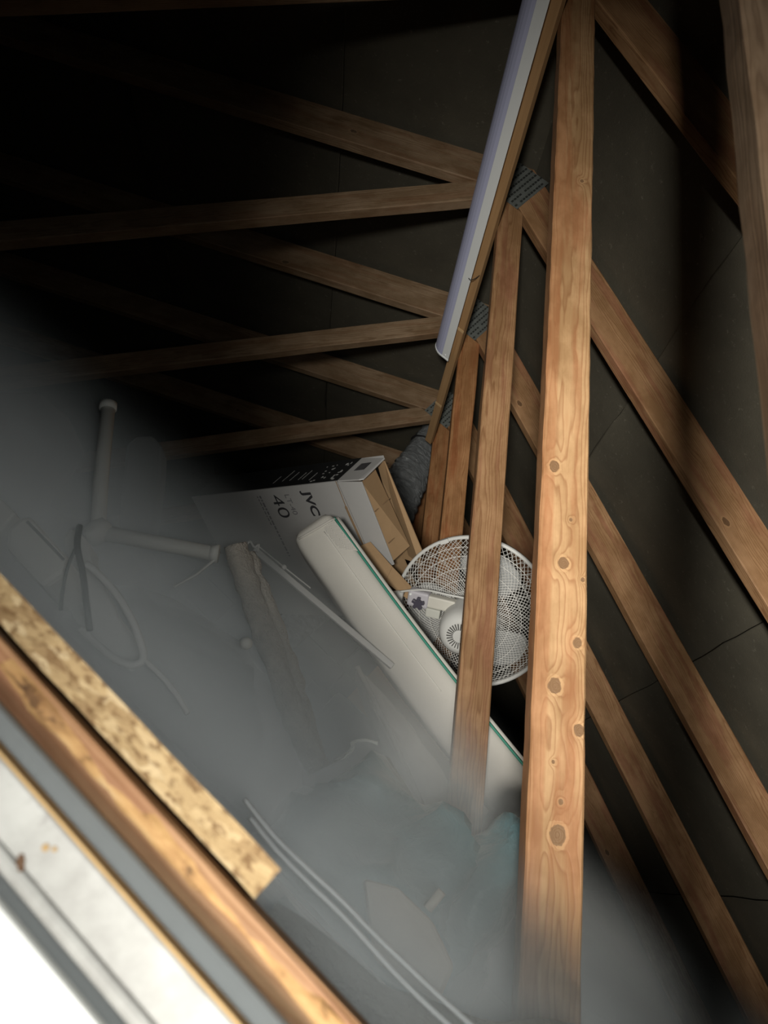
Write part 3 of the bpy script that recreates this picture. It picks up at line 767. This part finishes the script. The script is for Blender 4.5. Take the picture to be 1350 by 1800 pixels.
# ------------------------------------------------------------------ things under the mattress, in the haze
M_GREYBAG = plain('grey_brown_fabric', (.34, .30, .26), .9, .15, 18, .5)
def heap(bm, cx, cy, z0, rx, ry, h, seed, n=28, m=14, crinkle=.02, sc=9, pw=2.2):
    rings = []
    for j in range(m + 1):
        f = j / m; ring = []
        for k in range(n):
            a = 2 * PI * k / n; r = 1 - f
            rr = (1 - f ** pw) ** (1 / pw) if f < 1 else 0
            p = V((cx + rx * rr * math.cos(a), cy + ry * rr * math.sin(a), z0 + h * f))
            q = p * sc + V((seed * 7.1, seed * 3.3, 0)); amt = crinkle * min(1, f * 6)
            p += V((mnoise.noise(q), mnoise.noise(q + V((17, 0, 0))), mnoise.noise(q + V((0, 17, 0))))) * amt * 1.4 + V((mnoise.noise(q * 3), mnoise.noise(q * 3 + V((7, 0, 0))), mnoise.noise(q * 3 + V((0, 7, 0))))) * amt * .5
            p.z = max(p.z, z0)
            ring.append(bm.verts.new(p))
        rings.append(ring)
    for a, b in zip(rings, rings[1:]):
        for k in range(n): bm.faces.new((a[k], a[(k + 1) % n], b[(k + 1) % n], b[k]))
    bm.faces.new(rings[0][::-1])
    bmesh.ops.remove_doubles(bm, verts=bm.verts[:], dist=.0008)

t = thing('fabric_bag', (.02, 1.68, -.02), 'slumped grey-brown fabric bag under the mattress in the haze', 'bag')
bm = bmesh.new()
pf = [at(622, 1165, 1.70), at(700, 1240, 1.70), at(770, 1335, 1.70), at(836, 1440, 1.70), at(800, 1500, 1.68), at(738, 1420, 1.68), at(700, 1330, 1.68), at(655, 1235, 1.68)]
b2 = bmesh.new(); slab(b2, pf, .14, (0, 1, 0), .02); bmesh.ops.triangulate(b2, faces=b2.faces[:]); bmesh.ops.subdivide_edges(b2, edges=b2.edges[:], cuts=2, use_grid_fill=True)
for v in b2.verts: v.co += V((0, mnoise.noise(v.co * 12), mnoise.noise(v.co * 14))) * .010
merge(bm, b2); obj('bag_body', bm, M_GREYBAG, t, sm=True)
bm = bmesh.new(); tube(bm, spline([at(628, 1172, 1.685), at(665, 1245, 1.672), at(705, 1330, 1.67), at(742, 1415, 1.67)], 6), .006, 6); obj('bag_strap', bm, plain('pale_webbing', (.32, .29, .25), .8), t, sm=True)

def blue_plastic():
    s = NT('blue_polythene'); p = s.obj(); n = s.noise(p, 14, 5, .6, .5)
    s.bump(n, .8, .012); s.b.inputs['Specular IOR Level'].default_value = .55
    return s.out(s.mix(n, (.05, .16, .19, 1), (.16, .33, .36, 1)), .35)
M_BLUE = blue_plastic()
t = thing('plastic_sack', (.12, 1.28, -.02), 'crumpled blue-green plastic sack at the foot of the golden web', 'sack')
bm = bmesh.new(); heap(bm, .085, 1.27, -.02, .185, .17, .225, 3, 36, 16, .035, 10); obj('sack_body', bm, M_BLUE, t, sm=True)
bm = bmesh.new(); heap(bm, .205, 1.27, -.02, .065, .12, .315, 5, 20, 16, .022, 12); obj('sack_neck', bm, M_BLUE, t, sm=True)

M_DUST = plain('grey_dust_sheet', (.17, .175, .17), .9, .15, 10, .5)
t = thing('dust_sheet', (-.35, 1.6, -.01), 'rumpled grey dust sheet spread below the pale curtain rail', 'sheet')
bm = bmesh.new(); heap(bm, -.36, 1.62, -.006, .30, .42, .21, 11, 40, 14, .03, 6); obj('sheet_cloth', bm, M_DUST, t, sm=True)

t = thing('carpet_roll', at(480, 1150, 1.33), 'frayed brown rolled carpet sloping down towards the blue-green sack', 'carpet')
M_ROLL = NT('frayed_hessian'); _p = M_ROLL.obj(); _n = M_ROLL.noise(_p, 30, 6, .7, .4); _f = M_ROLL.noise(_p, 300, 3)
M_ROLL.bump(M_ROLL.math('ADD', _n, _f), .9, .006); M_ROLL = M_ROLL.out(M_ROLL.mix(_n, (.22, .20, .17, 1), (.62, .56, .48, 1)), .9)
def rough_tube(pts, r, n, seed, amp=.006, sc=40):
    bm = bmesh.new(); P = spline(pts, 12); tube(bm, P, [r * (1 + .10 * mnoise.noise(V((i * .35, seed, 0)))) for i in range(len(P))], n)
    for v in bm.verts: v.co += V((mnoise.noise(v.co * sc), mnoise.noise(v.co * sc + V((5, 0, 0))), mnoise.noise(v.co * sc + V((0, 5, 0))))) * amp
    return bm
obj('outer_roll', rough_tube([at(414, 962, 1.25), at(446, 1060, 1.26), at(486, 1170, 1.27), at(522, 1270, 1.28), at(560, 1350, 1.29)], .020, 14, 2), M_ROLL, t, sm=True)
obj('inner_roll', rough_tube([at(436, 975, 1.27), at(474, 1070, 1.28), at(508, 1160, 1.29), at(535, 1250, 1.30), at(556, 1335, 1.31)], .014, 12, 6), M_ROLL, t, sm=True)

t = thing('curtain_rail', at(540, 1050, 1.70), 'pale curtain rail with a cord poking out under the mattress', 'rail')
M_RAIL = plain('grey_white_plastic', (.62, .62, .60), .45, .06, 20, 0)
ra, rb = at(446, 966, 1.66), at(690, 1172, 1.74)
rd = (rb - ra).normalized(); rs = rd.cross(V((0, 1, 0))).normalized(); ru = rs.cross(rd)
bm = bmesh.new(); box(bm, (0, -.007, -.008), ((rb - ra).length, .007, .008), .003, frame(ra, rd, rs, rd.cross(rs))); obj('rail_bar', bm, M_RAIL, t)
bm = bmesh.new(); tube(bm, [at(454, 960, 1.65), at(498, 996, 1.655), at(546, 1034, 1.66)], .0016, 6); cd = obj('cord', bm, plain('white_cord', (.6, .6, .57), .6, 0, 5, 0), t)
bm = bmesh.new(); lathe(bm, [(0, -.006), (.005, -.004), (.006, 0), (.005, .004), (0, .006)], Matrix.Translation(at(499, 997, 1.65)), 10); obj('bead', bm, bpy.data.materials['white_cord'], cd, sm=True)
bm = bmesh.new(); tube(bm, spline([at(434, 957, 1.66), at(440, 952, 1.655), at(447, 962, 1.65), at(455, 957, 1.652), at(452, 970, 1.65)], 4), .0028, 6); obj('hook', bm, M_RAIL, t, sm=True)

t = thing('plastic_twine', at(615, 1322, 1.20), 'wisp of frayed pale plastic twine below the frayed brown carpet', 'twine')
bm = bmesh.new()
for k in range(5):
    pts = [at(585 + random.uniform(-3, 3), 1341 + random.uniform(-4, 4), 1.12), at(604, 1330 + random.uniform(-5, 5), 1.12), at(619 + random.uniform(-4, 4), 1316, 1.12), at(622 + random.uniform(-6, 6), 1304, 1.12), at(645, 1302 + random.uniform(-3, 3), 1.12), at(664, 1308 + random.uniform(-4, 6), 1.12)]
    tube(bm, spline(pts, 5), .0009, 4)
obj('strands', bm, plain('pale_fibre', (.6, .62, .6), .6, 0, 5, 0), t)

# ------------------------------------------------------------------ left cluster: pipes, pale box, bag, hose, cable
M_PIPE = plain('pale_grey_pipe', (.66, .66, .62), .5, .05, 10, 0)
t = thing('pipe_frame', at(168, 940, 1.2), 'pale plastic pipes joined in a V at an elbow', 'pipe')
j0 = at(172, 935, 1.2)
bm = bmesh.new(); tube(bm, [j0, at(177, 850, 1.2), at(190, 716, 1.2)], [.0125, .0125, .0120], 16); p1 = obj('upright_pipe', bm, M_PIPE, t, sm=True)
bm = bmesh.new(); tube(bm, [at(189.6, 720, 1.2), at(190.4, 709, 1.2)], .0150, 16); obj('collar', bm, M_PIPE, p1, sm=True)
bm = bmesh.new(); tube(bm, [j0, at(280, 955, 1.21), at(376, 973, 1.22)], [.0130, .0125, .012], 16); p2 = obj('side_pipe', bm, M_PIPE, t, sm=True)
bm = bmesh.new(); tube(bm, [at(370, 972, 1.22), at(384, 974, 1.22)], [.0135, .016], 16); obj('collar', bm, M_PIPE, p2, sm=True)
bm = bmesh.new(); tube(bm, [at(376, 985, 1.215), at(345, 1010, 1.21), at(305, 1032, 1.21)], .0025, 6); obj('tail_wire', bm, M_PIPE, p2)
bm = bmesh.new(); lathe(bm, [(0, -.022), (.014, -.020), (.019, -.010), (.020, .006), (.015, .020), (0, .024)], Matrix.Translation(j0), 18); obj('elbow', bm, M_PIPE, t, sm=True)

M_PALE = plain('pale_grey_plastic', (.66, .65, .60), .55, .06, 10, .05)
t = thing('storage_crate', at(60, 1000, 1.0), 'pale rounded plastic crate lying by the hatch edge under the pipe frame', 'crate')
q = [at(38, 905, 1.0), at(52, 905, 1.0), at(118, 978, 1.0), at(112, 1008, 1.0), at(74, 1034, 1.0), at(8, 962, 1.0), at(10, 930, 1.0)]
bm = bmesh.new(); slab(bm, q, .12, (0, 1, 0), .008); cr = obj('crate_body', bm, M_PALE, t)
bm = bmesh.new(); tube(bm, [at(48, 917, .998), at(82, 952, .998), at(112, 984, .998)], .0022, 6); obj('lid_groove', bm, plain('shadow_grey', (.14, .14, .135), .8), cr)
t = thing('polystyrene_block', at(8, 905, 1.02), 'pale pointed polystyrene block above the rounded crate', 'block')
bm = bmesh.new(); slab(bm, [at(-60, 850, 1.0), at(2, 876, 1.0), at(28, 902, 1.0), at(0, 934, 1.0), at(-60, 960, 1.0)], .10, (0, 1, 0), .004); obj('block_body', bm, M_PALE, t)
t = thing('carrier_bag', at(170, 1050, 1.05), 'pale crumpled carrier bag inside the loop of hose', 'bag')
bm = bmesh.new()
b2 = bmesh.new(); slab(b2, [at(110, 950, 1.13), at(122, 925, 1.13), at(150, 945, 1.13), at(172, 1000, 1.13), at(196, 1060, 1.13), at(232, 1120, 1.13), at(248, 1150, 1.13), at(225, 1168, 1.13), at(165, 1132, 1.13), at(122, 1080, 1.13), at(112, 1020, 1.13)], .06, (0, 1, 0), .006)
bmesh.ops.triangulate(b2, faces=b2.faces[:]); bmesh.ops.subdivide_edges(b2, edges=b2.edges[:], cuts=2, use_grid_fill=True)
for v in b2.verts: v.co += V((mnoise.noise(v.co * 30), mnoise.noise(v.co * 24 + V((4, 0, 0))), mnoise.noise(v.co * 30 + V((0, 4, 0))))) * .008
merge(bm, b2); obj('bag_body', bm, M_PALE, t, sm=True)
t = thing('hose', at(230, 1120, 1.0), 'loop of pale hose drooping in front of the carrier bag', 'hose')
bm = bmesh.new(); tube(bm, spline([at(152, 992, 1.0), at(172, 1008, 1.0), at(205, 1045, 1.0), at(232, 1090, 1.0), at(247, 1130, 1.0), at(252, 1158, 1.0), at(240, 1168, 1.0), at(222, 1167, 1.0), at(196, 1154, 1.0), at(170, 1132, 1.0), at(140, 1105, 1.0)], 8), .0052, 10); obj('hose_tube', bm, plain('white_hose', (.74, .74, .72), .5, .04, 20, 0), t, sm=True)
bm = bmesh.new(); tube(bm, spline([at(252, 1158, 1.0), at(285, 1190, 1.0), at(310, 1220, 1.0), at(330, 1255, 1.0)], 6), .0036, 8); obj('hose_tail', bm, bpy.data.materials['white_hose'], t, sm=True)
t = thing('power_cable', at(150, 1040, .97), 'dark cable hanging from the pipe elbow across the carrier bag', 'cable')
M_CABLE = plain('dark_cable', (.05, .05, .05), .6, .1, 10, 0)
bm = bmesh.new(); tube(bm, spline([at(140, 925, .985), at(136, 960, .97), at(146, 1010, .97), at(152, 1060, .97), at(158, 1108, .97)], 8), .0042, 8); obj('cable_run', bm, M_CABLE, t, sm=True)
bm = bmesh.new(); tube(bm, spline([at(132, 965, .975), at(118, 1000, .97), at(110, 1040, .97), at(107, 1072, .97)], 8), .0022, 8); obj('thin_flex', bm, M_CABLE, t, sm=True)
t = thing('seat_cushion', at(245, 950, 1.7), 'faint grey cushion with a rounded top standing behind the upright pipe', 'cushion')
bm = bmesh.new(); slab(bm, [at(206, 960, 1.66), at(214, 850, 1.66), at(222, 780, 1.66), at(240, 766, 1.66), at(268, 764, 1.66), at(286, 785, 1.66), at(284, 830, 1.66), at(270, 930, 1.66), at(262, 1000, 1.66), at(215, 1010, 1.66)], .07, (0, 1, 0), .008); obj('cushion_body', bm, plain('grey_cushion_cloth', (.17, .175, .17), .9, .1, 20, .3), t)
t = thing('grey_holdall', at(20, 860, 1.7), 'dim grey rounded holdall above the polystyrene block', 'bag')
bm = bmesh.new(); cq = at(5, 830, 1.7); heap(bm, cq.x - .05, 1.72, -.006, .20, .15, .34, 21, 28, 12, .02, 8); obj('holdall_body', bm, plain('grey_nylon', (.22, .23, .235), .8, .1, 20, .3), t, sm=True)
t = thing('foam_ball', at(433, 1131, 1.1), 'small pale round foam ball left of the frayed carpet', 'ball')
fb = at(433, 1131, 1.12); bm = bmesh.new(); bmesh.ops.create_icosphere(bm, subdivisions=2, radius=.0095, matrix=Matrix.Translation(fb)); obj('ball_body', bm, M_PALE, t, sm=True)

# twin cable in the foreground
t = thing('twin_cable', at(600, 1600, .72), 'pair of pale cables sweeping side by side across the lower haze', 'cable')
M_TWIN = plain('pale_cable', (.80, .82, .82), .45, .03, 10, 0)
bm = bmesh.new(); tube(bm, spline([at(430, 1405, .74), at(482, 1470, .73), at(540, 1527, .72), at(600, 1583, .72), at(655, 1640, .72), at(711, 1694, .72), at(766, 1746, .72), at(822, 1797, .72), at(900, 1865, .72)], 6), .0022, 8); obj('upper_cable', bm, M_TWIN, t, sm=True)
bm = bmesh.new(); tube(bm, spline([at(440, 1438, .73), at(487, 1496, .72), at(542, 1552, .71), at(600, 1608, .71), at(648, 1660, .71), at(694, 1711, .71), at(740, 1757, .71), at(783, 1797, .71), at(860, 1868, .71)], 6), .0022, 8); obj('lower_cable', bm, M_TWIN, t, sm=True)
t = thing('timber_offcut', at(640, 1620, 1.04), 'dim beige timber offcut below the blue-green sack', 'offcut')
bm = bmesh.new(); slab(bm, [at(640, 1545, 1.04), at(700, 1560, 1.04), at(762, 1620, 1.04), at(800, 1700, 1.04), at(770, 1770, 1.04), at(660, 1690, 1.03)], .03, (0, 1, 0), .006); obj('offcut_body', bm, plain('dusty_wood', (.66, .58, .48), .8, .15, 20, .3), t)
t = thing('wooden_peg', at(768, 1578, 1.03), 'short pale wooden peg sticking up from the timber offcut', 'peg')
bm = bmesh.new(); tube(bm, [at(752, 1598, 1.035), at(777, 1567, 1.03)], .0058, 12); obj('peg_body', bm, plain('pale_peg', (.78, .72, .62), .7), t, sm=True)

# ------------------------------------------------------------------ insulation between the joists
s = NT('mineral_wool'); p = s.obj(); n = s.noise(p, 9, 6, .7); f = s.noise(p, 130, 4, .7)
c = s.mix(n, (.26, .245, .21, 1), (.40, .375, .33, 1)); s.bump(s.math('ADD', n, f), 1.0, .02); M_WOOL = s.out(c, .95)
t = thing('loft_insulation', (1.2, 2.0, -.1), 'grey-brown mineral wool laid between the joists right of the golden web', 'insulation', kind='stuff')
bm = bmesh.new(); NX, NY = 110, 130; g = []
for i in range(NX + 1):
    row = []
    for j in range(NY + 1):
        x = .0 + 2.85 * i / NX; y = .43 + 4.6 * j / NY
        z = -.034 + .02 * mnoise.noise(V((x * 4, y * 4, 1))) + .02 * mnoise.noise(V((x * 14, y * 14, 4)))
        z += .12 * math.exp(-((x - .34) / .17) ** 2 - ((y - .80) / .11) ** 2)
        z += .26 * (1 / (1 + math.exp(-(x - .44) * 16))) * math.exp(-((y - 1.28) / .34) ** 2) * (1 if x < 1.5 else max(0, 1 - (x - 1.5)))
        if y < .72: z -= .05 * min(1, (.72 - y) / .12)
        if x < .36 and y > .94: z = min(z, -.07)
        row.append(bm.verts.new((x, y, z)))
    g.append(row)
for i in range(NX):
    for j in range(NY): bm.faces.new((g[i][j], g[i + 1][j], g[i + 1][j + 1], g[i][j + 1]))
obj('wool', bm, M_WOOL, t, sm=True)

FOGTOP, FOGEDGE, FOGD, FOGG = .42, 3.0, 6.0, -.5
# ------------------------------------------------------------------ haze volume added low over the floor in place of lens glare
s = NT('glare_haze_volume'); s.n.remove(s.b)
p = s.new('ShaderNodeNewGeometry').outputs['Position']; sp = s.new('ShaderNodeSeparateXYZ'); s.l.new(p, sp.inputs[0])
# added haze kept in the hatch edge's shade; its top rises away from the hatch
low = s.math('MULTIPLY', s.math('MULTIPLY', sp.outputs[0], 3.0, clamp=True), .055)
top = s.math('MULTIPLY', s.math('SUBTRACT', sp.outputs[1], .40), s.math('SUBTRACT', FOGTOP, low))
den = s.math('MULTIPLY', s.math('SUBTRACT', top, sp.outputs[2]), FOGEDGE, clamp=True)
den = s.math('MULTIPLY', den, den)
ry = s.math('MULTIPLY', s.math('SUBTRACT', sp.outputs[1], .40), 6.0, clamp=True)
rz = s.math('SUBTRACT', 1.0, s.math('MULTIPLY', s.math('SUBTRACT', sp.outputs[1], 1.3), 2.0, clamp=True), clamp=True)
near = s.math('MULTIPLY', s.math('MULTIPLY', s.math('ADD', sp.outputs[0], .06), 8.0, clamp=True), s.math('SUBTRACT', 1.0, s.math('MULTIPLY', s.math('SUBTRACT', sp.outputs[1], .45), 2.6), clamp=True))
ry = s.math('MULTIPLY', ry, s.math('ADD', s.math('MULTIPLY', near, 2.6), 1.0))
den = s.math('MULTIPLY', s.math('MULTIPLY', den, s.math('MULTIPLY', ry, rz)), FOGD)
vs = s.new('ShaderNodeVolumeScatter'); vs.inputs['Color'].default_value = (.88, .93, .92, 1); vs.inputs['Anisotropy'].default_value = FOGG
s.put(vs.inputs['Density'], den)
s.l.new(vs.outputs[0], s.n['Material Output'].inputs['Volume'])
bm = bmesh.new(); box(bm, (-1.7, .408, -.045), (1.45, 1.85, .64)); o = obj('glare_haze', bm, s.m)
tag(o, 'grey haze standing in for lens glare, low over the loft floor', 'haze', kind='stuff')
